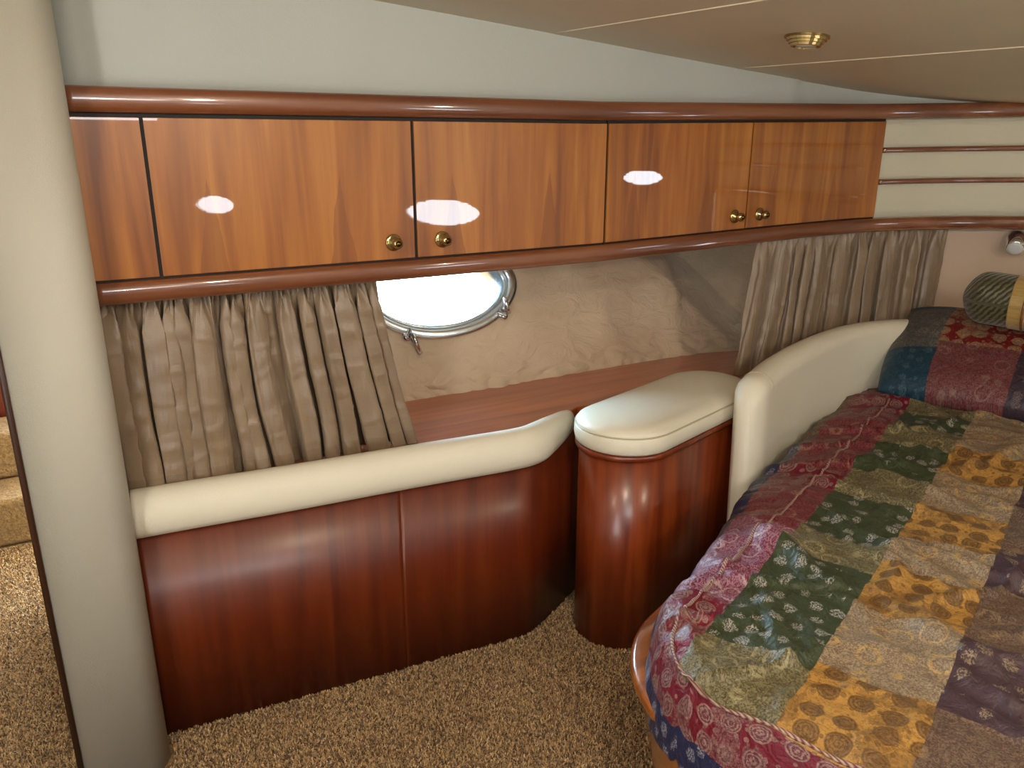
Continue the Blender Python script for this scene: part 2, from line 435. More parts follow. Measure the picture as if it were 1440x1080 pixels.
# rest of the cabin shell (behind and beside the camera)
nrm = Vector((.695, -.719, 0)); tng = Vector((.719, .695, 0))
def panel_wall(name, p0, p1, z0, z1, mat, holes=()):
    """vertical wall p0->p1 with oval openings (s, z, a, b)"""
    p0, p1 = Vector((*p0, 0)), Vector((*p1, 0)); L_ = (p1 - p0).length; nu, nv = int(L_ / (.014 if holes else .2)) + 1, (140 if holes else 12)
    V = [p0.lerp(p1, i / nu) + Vector((0, 0, z0 + (z1 - z0) * k / nv)) for i in range(nu + 1) for k in range(nv + 1)]
    F = []
    for f in grid_faces(nu + 1, nv + 1):
        c = sum((V[q] for q in f), Vector()) / 4; s = (Vector((c.x, c.y, 0)) - p0).length
        if all(math.hypot((s - h[0]) / h[2], (c.z - h[1]) / h[3]) > 1 for h in holes): F.append(f)
    o = obj(name, V, F, mat, None, False); s_ = o.modifiers.new('solid', 'SOLIDIFY'); s_.thickness = .02; s_.offset = 0
    return tag(o, kind='structure')
P0 = nrm * 2.68 - tng * 2.4; P1 = nrm * 2.68 + tng * 2.9
def onw(x, y): return (Vector((x, y, 0)) - P0).dot(tng)
far = [(onw(2.46, -1.35), 1.012, .335, .105), (onw(1.06, -2.70), 1.03, .19, .08), (onw(3.60, -.25), 1.27, .16, .06)]
panel_wall('wall_starboard', P0[:2], P1[:2], -.02, 2.1, M['wall'], [(s, z, a - .012, b - .012) for s, z, a, b in far])
for k, (s, z, a, b) in enumerate(far):
    c = P0 + tng * s + Vector((0, 0, z)); V = []
    for i in range(64):
        an = 2 * math.pi * i / 64
        for (d, out) in ((.012, 0), (.010, -.02), (-.010, -.022), (-.014, .03), (.0, .03)):
            V.append(c + tng * (a + d) * math.cos(an) + Vector((0, 0, (b + d) * math.sin(an))) + nrm * out)
    o = fix_normals(obj('window_%d' % (k + 2), V, grid_faces(64, 5, True, True), M['alloy'])); tag(o, kind='structure')
tag(box('wall_aft', (-1.52, -3.5, -.02), (-1.5, 4.2, 2.05), M['wall'], bev=0), kind='structure')
tag(box('wall_end', (-1.5, -3.52, -.02), (.22, -3.5, 2.05), M['wall'], bev=0), kind='structure')
tag(box('wall_passage', (-1.5, 3.9, -.02), (-.12, 3.92, 2.05), M['panel'], bev=0), kind='structure')

tag(box('wall_light_stop', (3.28, 1.74, -.02), (3.30, 3.0, 2.0), M['wall'], bev=0), kind='structure')  # unseen panel added to stop sky light leaking onto the lining
# ceiling lights: the visible one is switched off, the ones over and behind the camera are lit
def ceiling_light(x, y, label, on, power=0, group=None):
    t_ = empty('ceiling_light', (x, y, cz(x)), label, 'ceiling light', group)
    m4 = frame_to((x, y, cz(x) + .001), (-.082, 0, -1)) @ Matrix.Scale(1.1, 4)
    lathe('trim_ring', [(.050, -.002), (.050, .005), (.0455, .0055), (.0445, .011), (.040, .0115), (.039, .017), (.0345, .0175), (.0335, .023), (.028, .0235), (.0275, .020), (.0275, .018)], M['brass'], m4, t_).data.polygons.foreach_set('use_smooth', [False] * (10 * 28 + 2))
    lathe('lens', [(.0235, .010), (.0235, .022), (.012, .0235), (.001, .024)], M['lens'] if not on else M['bulb'], m4, t_)
    if on:
        l = bpy.data.lights.new('lamp_bulb', 'POINT'); l.energy = power; l.color = (1, .86, .68); l.shadow_soft_size = .035
        lo = bpy.data.objects.new('lamp_bulb', l); COL.objects.link(lo); lo.location = (x, y, cz(x) - .07); lo.parent = t_; lo.matrix_parent_inverse = t_.matrix_world.inverted()
    return t_
ceiling_light(1.690, 1.487, 'small round stepped brass ceiling light fitting on the sloping ceiling, switched off', False)
LITG = 'lit ceiling lights behind the camera'
for (x, y, p) in ((.55, .35, 26), (-.6, .6, 20), (1.9, -.2, 22), (.3, -1.5, 16)):
    ceiling_light(x, y, 'lit round brass ceiling light out of the picture, behind the camera', True, p, LITG)

# ================================================================== OVERHEAD CABINETS
def path_range(x0, x1, n=60):
    i = np.linspace(0, len(RP) - 1, 4000); X = np.interp(i, range(len(RP)), RP[:, 0]); Y = np.interp(i, range(len(RP)), RP[:, 1])
    xs = np.linspace(x0, x1, n); return np.stack([xs, np.interp(xs, X[:3600], Y[:3600])], 1)
def cab_door(name, x0, x1, parent, zlo=1.2055, zhi=1.5505, lab=None):
    P = path_range(x0, x1, 24); so = [sheer(p[0]) for p in P]
    o = sweep(name, P, rrect(-.002, .004, zlo, zhi, .0012, 2), M['door'], parent, zoff=so, smooth=False)
    if lab: o['label'] = lab
    return o
def knob(x, z, door):
    P = path_range(x - .01, x + .01, 3); nn = normals2(P)[1]
    m4 = frame_to((P[1, 0] + nn[0] * .004, P[1, 1] + nn[1] * .004, z + sheer(x)), (nn[0], nn[1], 0)) @ Matrix.Scale(1.3, 4)
    k = lathe('knob', [(.017, -.001), (.017, .003), (.0145, .005), (.0125, .0045), (.0115, .007), (.006, .009), (.0055, .013), (.009, .016), (.0115, .021), (.0105, .026), (.006, .029), (.001, .030)], M['brass'], m4, door, 28)
    lathe('knob_button', [(.0062, .027), (.0058, .0305), (.004, .0325), (.0005, .033)], M['bronze'], m4, k, 18)
for (xa, xb, doors, lab, fill) in (
    (.045, 1.429, ((.184, .8045, .745), (.8135, 1.4275, .885)), 'left pair of glossy cherry overhead cabinet doors with a narrow fixed end panel', True),
    (1.434, 2.692, ((1.4365, 2.036, 1.985), (2.0425, 2.690, 2.105)), 'right pair of glossy cherry overhead cabinet doors beside the padded bulkhead', False)):
    c = empty('overhead_cabinet', ((xa + xb) / 2, 2.1, 1.20), lab, 'cabinet')
    P = path_range(xa, xb, 40)
    sweep('body', P, [(-.0025, 1.2005), (-.0025, 1.5585), (-.10, 1.556), (-.14, 1.2005)], M['dark'], c, zoff=[sheer(p[0]) for p in P], smooth=False)
    if fill: cab_door('fixed_panel', .0445, .176, c)
    for (x0, x1, kx) in doors:
        d = cab_door('door', x0, x1, c); knob(kx, 1.249, d)
# underside that closes the cabinets back to the hull
V = []
for x in np.linspace(.045, 3.0, 60):
    P = path_range(x, x + .001, 2); V += [(x, P[0, 1] - .0, 1.16 + sheer(x)), (x, max(P[0, 1] + .05, hull_y(min(x, 3.0), 1.18) + .06), 1.19 + sheer(x))]
o = obj('trim_8', V, grid_faces(60, 2), M['lining']); s_ = o.modifiers.new('solid', 'SOLIDIFY'); s_.thickness = .01; s_.offset = 0; tag(o, kind='structure')

# ================================================================== SIDE CONSOLE, LEDGE, BOLSTER RAIL
BP = smooth_path([(.046, 1.932), (.19, 1.920), (.42, 1.897), (.73, 1.874), (.91, 1.857), (1.04, 1.845), (1.12, 1.850), (1.21, 1.893), (1.32, 1.955), (1.44, 2.03)], 150)
con = empty('side_console', (.7, 1.9, 0), 'dark reddish wood panelled side console curving away behind the bedside cabinet', 'console')
prof = [(0, -.001), (0, .585), (-.018, .585), (-.018, -.001)]
j = int(len(BP) * .455)
sweep('front_panel', BP[:j + 1], prof, M['panel'], con, smooth=True)
sweep('front_panel', BP[j:], prof, M['panel'], con, smooth=True)
# ledge
front = [(p[0], p[1] + .03) for p in BP[::6]] + [(1.6, 2.0), (1.9, 1.90), (2.2, 1.90), (2.6, 1.95), (2.78, 1.96), (2.9, 1.93), (2.92, 2.1), (2.75, 2.20), (2.5, 2.29), (2.2, 2.37), (.046, 2.37)]
lg = prism('ledge', front, .625, .659, M['ledge']); bevel(lg, .004, 2)
tag(lg, 'long glossy reddish wood ledge running along the hull side under the porthole', 'ledge')
# bolster along the console edge
prof = [(.004, .580), (.020, .588), (.033, .605), (.038, .630), (.034, .658), (.021, .683), (.002, .697), (-.018, .700), (-.036, .694), (-.046, .680), (-.048, .6595), (-.028, .6592), (-.0185, .650), (-.0185, .586), (-.001, .586)]
L_ = len(BP)
def tip(p): q = max(0, min(1, (p[0] - 1.14) / .20)); return q
CP = BP[BP[:, 0] < 1.345]; nc = len(CP)
scl = [(1 - .48 * tip(p) ** 1.5) * (1 if i < nc - 5 else math.sqrt(max(.04, 1 - ((i - nc + 6) / 5.2) ** 2))) for i, p in enumerate(CP)]
zo = [-.004 * tip(p) for p in CP]
bo = sweep('bolster_cushion', CP, prof, M['cushion'], scale=scl, zoff=zo, sc_c=(-.01, .672))
for o in con.children:
    for v in o.data.vertices:
        if v.co.z > .4: v.co.z += .045 * tip(v.co) ** 1.5
tag(bo, 'long cream vinyl bolster cushion along the top edge of the wooden side console', 'cushion')

# ================================================================== BEDSIDE CABINET
ax = np.array([math.cos(R(17)), math.sin(R(17))]); ay = np.array([-ax[1], ax[0]])
def stadium(c0, c1, r, n=20):
    c0, c1 = np.array(c0), np.array(c1); P = []
    for k in range(n + 1):
        a = R(90 + 180 * k / n); P.append(c0 + ax * r * math.cos(a) + ay * r * math.sin(a))
    for k in range(n + 1):
        a = R(-90 + 180 * k / n); P.append(c1 + ax * r * math.cos(a) + ay * r * math.sin(a))
    return [tuple(p) for p in P]
T0 = np.array((1.355, 1.742)) + ax * .03; T1 = T0 + ax * .46
bt = empty('bedside_cabinet', (1.56, 1.80, 0), 'oval-ended cherry wood bedside cabinet between the side console and the bed', 'cabinet')
prism('body', stadium(T0, T1, .140), 0, .628, M['table'], bt)
rim = prism('rim', stadium(T0, T1, .152), .628, .646, M['table'], bt, .006)
def cushion_rings(name, fn, rings, mat, parent=None, label=None):
    """rings: list of (r, z); fn(r) -> plan loop"""
    V = []
    for (r, z) in rings: V += [(p[0], p[1], z) for p in fn(r)]
    k = len(fn(.1)); F = grid_faces(len(rings), k, False, True) + [tuple(range(k))[::-1], tuple((len(rings) - 1) * k + j for j in range(k))]
    return fix_normals(obj(name, V, F, mat, parent))
tc = empty('padded_cushion', (1.56, 1.80, .646), 'white oval padded cushion lying on top of the bedside cabinet', 'cushion')
sf = lambda r: stadium(T0, T1, r, 28)
cushion_rings('side_band', sf, [(.10, .6465), (.145, .6465), (.152, .652), (.156, .672), (.155, .693), (.152, .700), (.10, .700)], M['cushion'], tc)
cushion_rings('top_panel', sf, [(.10, .698), (.150, .700), (.1515, .704), (.145, .714), (.132, .722), (.112, .729), (.08, .734), (.04, .737), (.012, .738)], M['cushion'], tc)
tube('piping', [(p[0], p[1], .7015) for p in sf(.1525)], .0022, M['welt'], tc, 6, True)

# ================================================================== HEADBOARD CUSHION around the bed
HP = smooth_path([(1.735, 1.62), (1.81, 1.66), (2.0, 1.745), (2.25, 1.82), (2.5, 1.86), (2.74, 1.83), (2.95, 1.73), (3.12, 1.57), (3.26, 1.33), (3.40, 1.02), (3.6, .55)], 160)
prof = rrect(-.052, .050, .10, .872, .048, 8)
prof = [(o_ - .0 + (.02 * (1 - (z_ - .1) / .77)), z_) for o_, z_ in prof]
hb = empty('headboard_cushion', (2.3, 1.8, .3), 'tall cream padded headboard cushion wrapping around the head end of the bed', 'headboard')
scl = [1 - .55 * max(0, 1 - i / 5) ** 2.5 for i in range(len(HP))]
zo = [-.050 * (1 - min(1, i / 55)) ** 1.5 - .024 - .03 * max(0, (i - 60) / 100) for i in range(len(HP))]
V = []; hn_ = normals2(HP)
def hb_pt(i, o_, z_, s=1):
    cz_ = .45; oo = .0 + o_ * s; zz = z_ if s == 1 else cz_ + (z_ - cz_) * (1 - (1 - s) * .25)
    return (HP[i, 0] + hn_[i, 0] * oo, HP[i, 1] + hn_[i, 1] * oo, zz + zo[i])
for i in range(len(HP)):
    s = scl[i]
    V += [hb_pt(i, o_, z_, s) for o_, z_ in prof]
k = len(prof); F = grid_faces(len(HP), k, False, True) + [tuple(range(k))[::-1], tuple((len(HP) - 1) * k + j for j in range(k))]
fix_normals(obj('padding', V, F, M['cushion'], hb))
tube('seam', [hb_pt(7, o_ * 1.008, z_ + .0006) for o_, z_ in prof if z_ > .33], .0016, M['welt'], hb, 6)

# ================================================================== BED
def rr_sdf(e, g, e0, e1, g0, g1, r):
    """signed distance and nearest outline point/normal for a rounded rectangle"""
    ce, cg = (e0 + e1) / 2, (g0 + g1) / 2; he, hg = (e1 - e0) / 2, (g1 - g0) / 2
    qe, qg = e - ce, g - cg
    dx, dy = abs(qe) - (he - r), abs(qg) - (hg - r)
    if dx > 0 and dy > 0:
        l = math.hypot(dx, dy); nx, ny = dx / l, dy / l; d = l - r
    elif dx > dy: nx, ny, d = 1, 0, dx - r
    else: nx, ny, d = 0, 1, dy - r
    return d, nx * (1 if qe > 0 else -1), ny * (1 if qg > 0 else -1)
def rr_plan(e0, e1, g0, g1, r, n=14):
    P = []
    for ce, cg, a0 in ((e1 - r, g1 - r, 0), (e0 + r, g1 - r, 90), (e0 + r, g0 + r, 180), (e1 - r, g0 + r, 270)):
        for q in range(n + 1):
            a = R(a0 + 90 * q / n); P.append(EG(ce + r * math.cos(a), cg + r * math.sin(a)))
    return P
bed = empty('bed', (*EG(2.1, -.1), 0), 'island double bed with a rounded glossy cherry wood base', 'bed')
V = []; base_rings = [(-.07, 0), (-.07, .10), (-.04, .25), (-.018, .36), (0, .405), (.006, .420), (.004, .432), (-.006, .438), (-.05, .438)]
for (d, z) in base_rings: V += [(p[0], p[1], z) for p in rr_plan(1.128 - d, 3.18, -.98 - d, .738 + d, .33 + d, 20)]
k = 84; F = grid_faces(len(base_rings), k, False, True) + [tuple(range(k))[::-1], tuple((len(base_rings) - 1) * k + j for j in range(k))]
fix_normals(obj('base', V, F, M['bed_wood'], bed))
prism('mattress', rr_plan(1.15, 3.12, -.78, .60, .20), .439, .530, M['cushion'], bed, .03)

# quilt: a cloth sheet laid over the mattress and hanging at its sides
QE0, QE1, QG0, QG1, QR = 1.125, 3.45, -.80, .655, .30
PIE, PIG, PIR = 1.115, .600, .20          # outline of the twisted piping
ZT = .575
FOLDS = [(1.74, .62, 1.58, .34, .017, .022), (1.50, .50, 1.28, .36, .010, .016), (1.98, .56, 1.80, .20, .015, .020), (2.14, .60, 2.10, .22, .018, .026),
         (1.64, .30, 1.46, .04, .012, .020), (1.90, .28, 1.86, -.06, .013, .022), (2.36, .62, 2.22, .28, .016, .024), (2.55, .45, 2.40, .02, .018, .03),
         (2.70, .66, 2.62, .30, .016, .024), (1.40, .16, 1.30, -.1, .010, .018), (1.36, .62, 1.22, .52, .008, .014), (1.60, .68, 1.50, .56, .010, .015), (2.28, .20, 2.05, -.1, .014, .026)]
def quilt_top(e, g):
    z = ZT
    # broad undulations and creases that run across the bed
    z += .012 * noise.noise(Vector((e * 2.6, g * 2.2, 3.3)))
    z += .010 * noise.noise(Vector((e * 7.5 + g * 2.0, g * 2.4 - e * .6, 9.1)))
    z += .006 * noise.noise(Vector((e * 15 - g * 3, g * 6 + e * 2, 2.2)))
    cr_ = noise.noise(Vector((e * 5.2 + g * 3.1, g * 3.4, 5.5)))
    z += .020 * max(0, 1 - abs(cr_) * 7) ** 1.5 - .004
    cr2 = noise.noise(Vector((e * 8.2 - g * 2.1, g * 6.4 + e, 11.5)))
    z += .009 * max(0, 1 - abs(cr2) * 6)
    z += .0020 * math.sin(e * 2 * math.pi / .037 + 4 * noise.noise(Vector((e * 3, g * 9, 1)))) * (.5 + .5 * noise.noise(Vector((e * 4, g * 4, 8))))
    z += .035 * max(0, (e - 1.9)) ** 1.2
    for (ea, ga, eb, gb, hh, ww) in FOLDS:
        de, dg = eb - ea, gb - ga; q = ((e - ea) * de + (g - ga) * dg) / (de * de + dg * dg)
        if -.2 < q < 1.2:
            dd = abs((e - ea) * dg - (g - ga) * de) / math.hypot(de, dg); dd += .018 * noise.noise(Vector((e * 6, g * 6, hh * 99)))
            z += 1.4 * hh * math.exp(-(dd / ww) ** 2) * max(0, 1 - max(0, abs(q - .5) - .35) / .35)
    return z
ST = .0095; es = np.arange(.86, 3.22, ST); gs = np.arange(-.36, .86, ST); DM = .135; DMF = .185
V = []; UV = []; keep = []
for e in es:
    for g in gs:
        dm = DM + (DMF - DM) * max(0, min(1, (1.5 - e) / .3)) + .010 * noise.noise(Vector((e * 5, g * 5, 0)))
        d, ne, ng = rr_sdf(e, g, QE0, QE1, QG0, QG1, QR)
        dd = min(d, dm)
        if dd <= 0:
            rnd = max(0, 1 + dd / .07); z = quilt_top(e, g) - .016 * rnd ** 2.2; pe, pg = e, g
        else:
            be, bg_ = e - ne * d, g - ng * d
            q = dd / dm
            side = abs(ng)
            fl = max(0, min(1, (e - 1.45) / .75)) * (1 if ng > .5 else 0); fl = fl * fl * (3 - 2 * fl)
            outw = (.036 * side + .028 * (1 - side) + .088 * fl) * math.sin(min(1, q * 1.15) * math.pi / 2) - .012 * max(0, q - .75) * side
            rip = .012 * noise.noise(Vector((be * 7, bg_ * 7, 5))) * q + .006 * noise.noise(Vector((be * 17, bg_ * 17, dd * 18))) * q
            pe, pg = be + ne * (outw + rip), bg_ + ng * (outw + rip)
            z = quilt_top(be, bg_) - .016 - (dm - .010 - .055 * fl) * q ** 1.35 + .004 * noise.noise(Vector((e * 22, g * 22, 0)))
        p = EG(pe, pg); V.append((p[0], p[1], z)); UV.append((e, g)); keep.append(d <= dm)
nG = len(gs)
F = [f for f in grid_faces(len(es), nG) if any(keep[q] for q in f)]
used = sorted({q for f in F for q in f}); mp = {q: i for i, q in enumerate(used)}
V = [V[q] for q in used]; UV = [UV[q] for q in used]; F = [tuple(mp[q] for q in f) for f in F]

def quilt_material(name, uoff=0.0, pillow=False):
    t = NT(name); tc_ = t.n('TexCoord'); uv = tc_.outputs['UV']
    sep = t.n('SeparateXYZ', {0: uv}); e, g = sep.outputs[0], sep.outputs[1]
    wv = t.noise(uv, 7, 2).outputs[1]; wobs = t.n('SeparateXYZ', {0: wv})
    e2 = t.ma('ADD', e, t.ma('MULTIPLY', t.ma('SUBTRACT', wobs.outputs[0], .5), .045))
    g2 = t.ma('ADD', g, t.ma('MULTIPLY', t.ma('SUBTRACT', wobs.outputs[1], .5), .022))
    hf = t.noise(uv, 260, 3, 0, .7).outputs[0]; mf = t.noise(uv, 90, 4, 1.2, .65).outputs[0]; lf = t.noise(uv, 14, 3).outputs[0]; lf2 = t.noise(uv, 9, 6, .5, .75).outputs[0]
    # woven motifs
    def vor(s, rnd=.35, feat='F1'):
        s = s * 1.0
        return t.n('TexVoronoi', {'Vector': uv, 'Scale': s, 'Randomness': rnd}, feature=feat).outputs[0]
    vm = vor(17.5, .22)
    rings = t.ma('SINE', t.ma('MULTIPLY', t.ma('ADD', vm, t.ma('MULTIPLY', mf, .30)), 52))
    med_in = t.ma('LESS_THAN', vm, .36); med_ring = t.ma('MULTIPLY', med_in, t.ma('GREATER_THAN', rings, .1))
    med_edge = t.ma('MULTIPLY', t.ma('LESS_THAN', vm, .39), t.ma('GREATER_THAN', vm, .335))
    vs = vor(46, .5); small = t.ma('MULTIPLY', t.ma('LESS_THAN', vs, .26), t.ma('SUBTRACT', 1, med_in))
    vf = vor(24, .55); flor = t.ma('MULTIPLY', t.ma('LESS_THAN', t.ma('ADD', vf, t.ma('MULTIPLY', mf, .50)), .60), t.ma('GREATER_THAN', hf, .50))
    broc = t.ma('GREATER_THAN', t.ma('ADD', t.ma('MULTIPLY', hf, .7), t.ma('MULTIPLY', mf, .5)), .60)
    vp = vor(16, .8); pais = t.ma('LESS_THAN', t.ma('ABSOLUTE', t.ma('SUBTRACT', t.ma('ADD', vp, t.ma('MULTIPLY', mf, .3)), .52)), .035)
    def medal(base, motif, line):
        c = t.mix(t.ma('MULTIPLY', med_in, .75), base, motif)
        c = t.mix(t.ma('MULTIPLY', med_ring, .9), c, line)
        c = t.mix(t.ma('MULTIPLY', t.ma('MAXIMUM', med_edge, small), .65), c, line)
        c = t.mix(t.ma('MULTIPLY', t.ma('GREATER_THAN', lf2, .52), .5), c, t.mix(broc, motif, line))
        return t.mix(t.ma('MULTIPLY', hf, .45), c, tuple(q * .45 for q in base[:3]) + (1,))
    def floret(base, motif):
        c = t.mix(t.ma('MULTIPLY', lf, .6), base, tuple(q * .5 for q in base[:3]) + (1,))
        return t.mix(t.ma('MULTIPLY', flor, .95), c, motif)
    def brocade(base, thread, line):
        c = t.mix(t.ma('MULTIPLY', broc, .85), base, thread)
        c = t.mix(t.ma('MULTIPLY', mf, .5), c, tuple(q * .45 for q in base[:3]) + (1,))
        return t.mix(t.ma('MULTIPLY', pais, .6), c, line)
    silver = lin(188, 184, 190)
    if pillow:
        teal = floret(lin(22, 68, 92), lin(70, 104, 120)); grey = brocade(lin(74, 76, 78), lin(120, 118, 110), lin(120, 116, 104))
        red = medal(lin(124, 18, 22), lin(150, 120, 96), lin(176, 150, 110)); rbr = brocade(lin(118, 40, 48), lin(136, 104, 104), lin(150, 120, 110))
        pur = floret(lin(66, 50, 66), lin(110, 96, 100)); gb = brocade(lin(110, 92, 82), lin(150, 130, 110), lin(96, 76, 60))
        def pick(c, a, b, thr): return t.mix(t.ma('GREATER_THAN', e2, thr), a, b)
        c0 = t.mix(t.ma('GREATER_THAN', e2, .42), t.mix(t.ma('GREATER_THAN', e2, .20), teal, grey), grey)
        c0 = t.mix(t.ma('GREATER_THAN', e2, .44), c0, teal)
        c1 = t.mix(t.ma('GREATER_THAN', e2, .24), rbr, red); c2 = t.mix(t.ma('GREATER_THAN', e2, .26), pur, gb)
        c = t.mix(t.ma('GREATER_THAN', g2, .17), c0, c1); c = t.mix(t.ma('GREATER_THAN', g2, .43), c, c2)
        edge = None
    else:
        G = floret(lin(64, 76, 50), lin(176, 174, 168)); O = brocade(lin(94, 88, 58), lin(158, 148, 112), lin(176, 166, 126))
        Y = medal(lin(198, 150, 76), lin(108, 80, 52), lin(92, 62, 34)); YB = brocade(lin(140, 118, 98), lin(190, 172, 138), lin(206, 168, 100))
        P = floret(lin(76, 54, 64), lin(150, 134, 110)); PB = brocade(lin(96, 72, 62), lin(142, 122, 100), lin(150, 124, 92))
        C = medal(lin(122, 12, 42), lin(108, 62, 74), lin(170, 140, 130)); CB = brocade(lin(128, 40, 72), lin(190, 150, 170), lin(206, 186, 186))
        CR = brocade(lin(116, 22, 38), lin(150, 96, 100), lin(170, 130, 110))
        Nv = floret(lin(34, 40, 84), lin(150, 150, 166)); NB = brocade(lin(56, 60, 92), lin(140, 136, 150), lin(150, 146, 150))
        def seq(items):
            c = items[0][1]
            for thr, col in items[1:]: c = t.mix(t.ma('GREATER_THAN', e2, thr), c, col)
            return c
        green = seq([(0, O), (1.30, G), (1.70, O), (1.84, G), (2.10, O), (2.28, G), (2.52, O), (2.74, G), (2.88, O)])
        gold = seq([(0, Y), (1.34, YB), (1.57, Y), (1.78, YB), (1.96, Y), (2.16, YB), (2.38, Y), (2.60, YB)])
        purp = seq([(0, PB), (1.33, P), (1.57, PB), (1.82, P), (2.03, PB), (2.28, P), (2.5, PB)])
        crim = seq([(0, C), (1.42, CB), (1.80, CR), (2.10, C), (2.24, CR), (2.75, C)])
        blue = seq([(0, Nv), (1.62, NB), (1.82, Nv), (2.3, NB), (2.5, PB)])
        c = t.mix(t.ma('GREATER_THAN', g2, .125), purp, gold)
        c = t.mix(t.ma('GREATER_THAN', g2, .330), c, green)
        c = t.mix(t.ma('GREATER_THAN', g2, .535), c, crim)
        c = t.mix(t.ma('LESS_THAN', g2, -.09), c, green)
        # border beyond the piping: crimson, then navy
        ee = t.ma('MAXIMUM', t.ma('SUBTRACT', PIE + PIR, e2), 0); gg = t.ma('MAXIMUM', t.ma('SUBTRACT', g2, PIG - PIR), 0)
        rad = t.ma('SUBTRACT', t.ma('SQRT', t.ma('ADD', t.ma('MULTIPLY', ee, ee), t.ma('MULTIPLY', gg, gg))), PIR)
        c = t.mix(t.ma('GREATER_THAN', rad, 0), c, crim)
        c = t.mix(t.ma('GREATER_THAN', rad, .105), c, blue)
    th = t.ma('MULTIPLY', t.ma('ADD', t.ma('MULTIPLY', broc, .5), flor), .6)
    c = t.mix(1.0, c, (.80, .78, .76, 1), 'MULTIPLY')
    dk = t.ma('MULTIPLY', t.ma('GREATER_THAN', t.noise(uv, 150, 4, .5, .7).outputs[0], .55), .35)
    c = t.mix(dk, c, (.02, .014, .012, 1))
    t.set(Base_Color=c, Roughness=.46, Specular_IOR_Level=.38, Sheen_Weight=.03, Sheen_Roughness=.4)
    crk = t.n('TexVoronoi', {'Vector': uv, 'Scale': 34, 'Randomness': 1.0}, feature='DISTANCE_TO_EDGE').outputs[0]
    b1 = t.bump(t.ma('MULTIPLY', t.noise(uv, 38, 4, .8).outputs[0], 1), .85, .008)
    t.bump(t.ma('ADD', hf, t.ma('MULTIPLY', th, .6)), .35, .0015, b1)
    return t.m
M['quilt'] = quilt_material('patchwork_quilt'); M['sham'] = quilt_material('patchwork_sham', pillow=True)
q = obj('patchwork_quilt', V, F, M['quilt'], uv=UV); fix_normals(q)
s_ = q.modifiers.new('solid', 'SOLIDIFY'); s_.thickness = .006; s_.offset = -1
tag(q, 'patchwork quilt of green, gold, purple and crimson brocade strips spread over the bed', 'quilt')
t = NT('twisted_piping'); wv = t.n('TexWave', {'Vector': t.co('Object'), 'Scale': 60.0, 'Distortion': 1.0}).outputs[1]
t.set(Base_Color=t.mix(wv, lin(96, 30, 44), lin(170, 150, 130)), Roughness=.6); M['piping'] = t.m
pts = []
for g in np.arange(-.35, PIG - PIR, .012): pts.append((PIE + .012, g))
for a in range(0, 91, 5): pts.append((PIE + .012 + PIR - PIR * math.cos(R(a)), PIG - PIR + PIR * math.sin(R(a))))
for e in np.arange(PIE + PIR + .012, 2.95, .012): pts.append((e, PIG))
def pipz(e, g):
    d = rr_sdf(e, g, QE0, QE1, QG0, QG1, QR)[0]; rnd = max(0, 1 + d / .07); return quilt_top(e, g) - .016 * rnd ** 2.2
tube('piping', [(*EG(e, g), pipz(e, g) + .001) for e, g in pts], .0034, M['piping'], q, 8, twist=.9)

# pillow in a matching sham, leaning on the headboard
def pillow(name, c, ue, ug, le, lg, th, mat, seed, parent=None, nu=64, uvs=None):
    """c centre, ue/ug unit axes, le/lg full sizes"""
    ue, ug = Vector(ue).normalized(), Vector(ug).normalized(); nz_ = ue.cross(ug).normalized()
    if nz_.z < 0: nz_ = -nz_
    V = []; UV = []
    for side in (1, -1):
        for i in range(nu + 1):
            for j in range(nu + 1):
                a, b = i / nu * 2 - 1, j / nu * 2 - 1
                sa, sb = a * (1 - .05 * b * b), b * (1 - .07 * a * a)
                h = ((1 - a ** 4) * (1 - b ** 4)) ** .5 * th / 2
                h += th * .10 * noise.noise(Vector((a * 1.6 + seed, b * 1.6, side))) * (1 - a ** 4) * (1 - b ** 4)
                h += th * .035 * noise.noise(Vector((a * 5 + seed, b * 5, side))) * (1 - a ** 6) * (1 - b ** 6)
                V.append(Vector(c) + ue * sa * le / 2 + ug * sb * lg / 2 + nz_ * side * (h + .003)); UV.append(((a + 1) / 2 * le, (b + 1) / 2 * lg))
    n1 = nu + 1; A = grid_faces(n1, n1); Bf = [tuple(q + n1 * n1 for q in f)[::-1] for f in A]; S = []
    edge = [(i, 0) for i in range(nu)] + [(nu, j) for j in range(nu)] + [(i, nu) for i in range(nu, 0, -1)] + [(0, j) for j in range(nu, 0, -1)]
    for k_ in range(len(edge)):
        a, b = edge[k_], edge[(k_ + 1) % len(edge)]; ia, ib = a[0] * n1 + a[1], b[0] * n1 + b[1]; S.append((ia, ib, ib + n1 * n1, ia + n1 * n1))
    return fix_normals(obj(name, V, A + Bf + S, mat, parent, uv=UV))
pe0 = Vector((*EG(3.00, .36), .70)); 
up_dir = Vector((E_[0] * math.cos(R(30)), E_[1] * math.cos(R(30)), math.sin(R(30)))); gdir = Vector((-G_[0], -G_[1], 0))
pw = pillow('pillow', (*EG(3.175, .315), .748), up_dir, gdir, .50, .72, .16, M['sham'], 2.0)
tag(pw, 'pillow in a teal, red and grey patchwork sham leaning at the head of the bed', 'pillow')

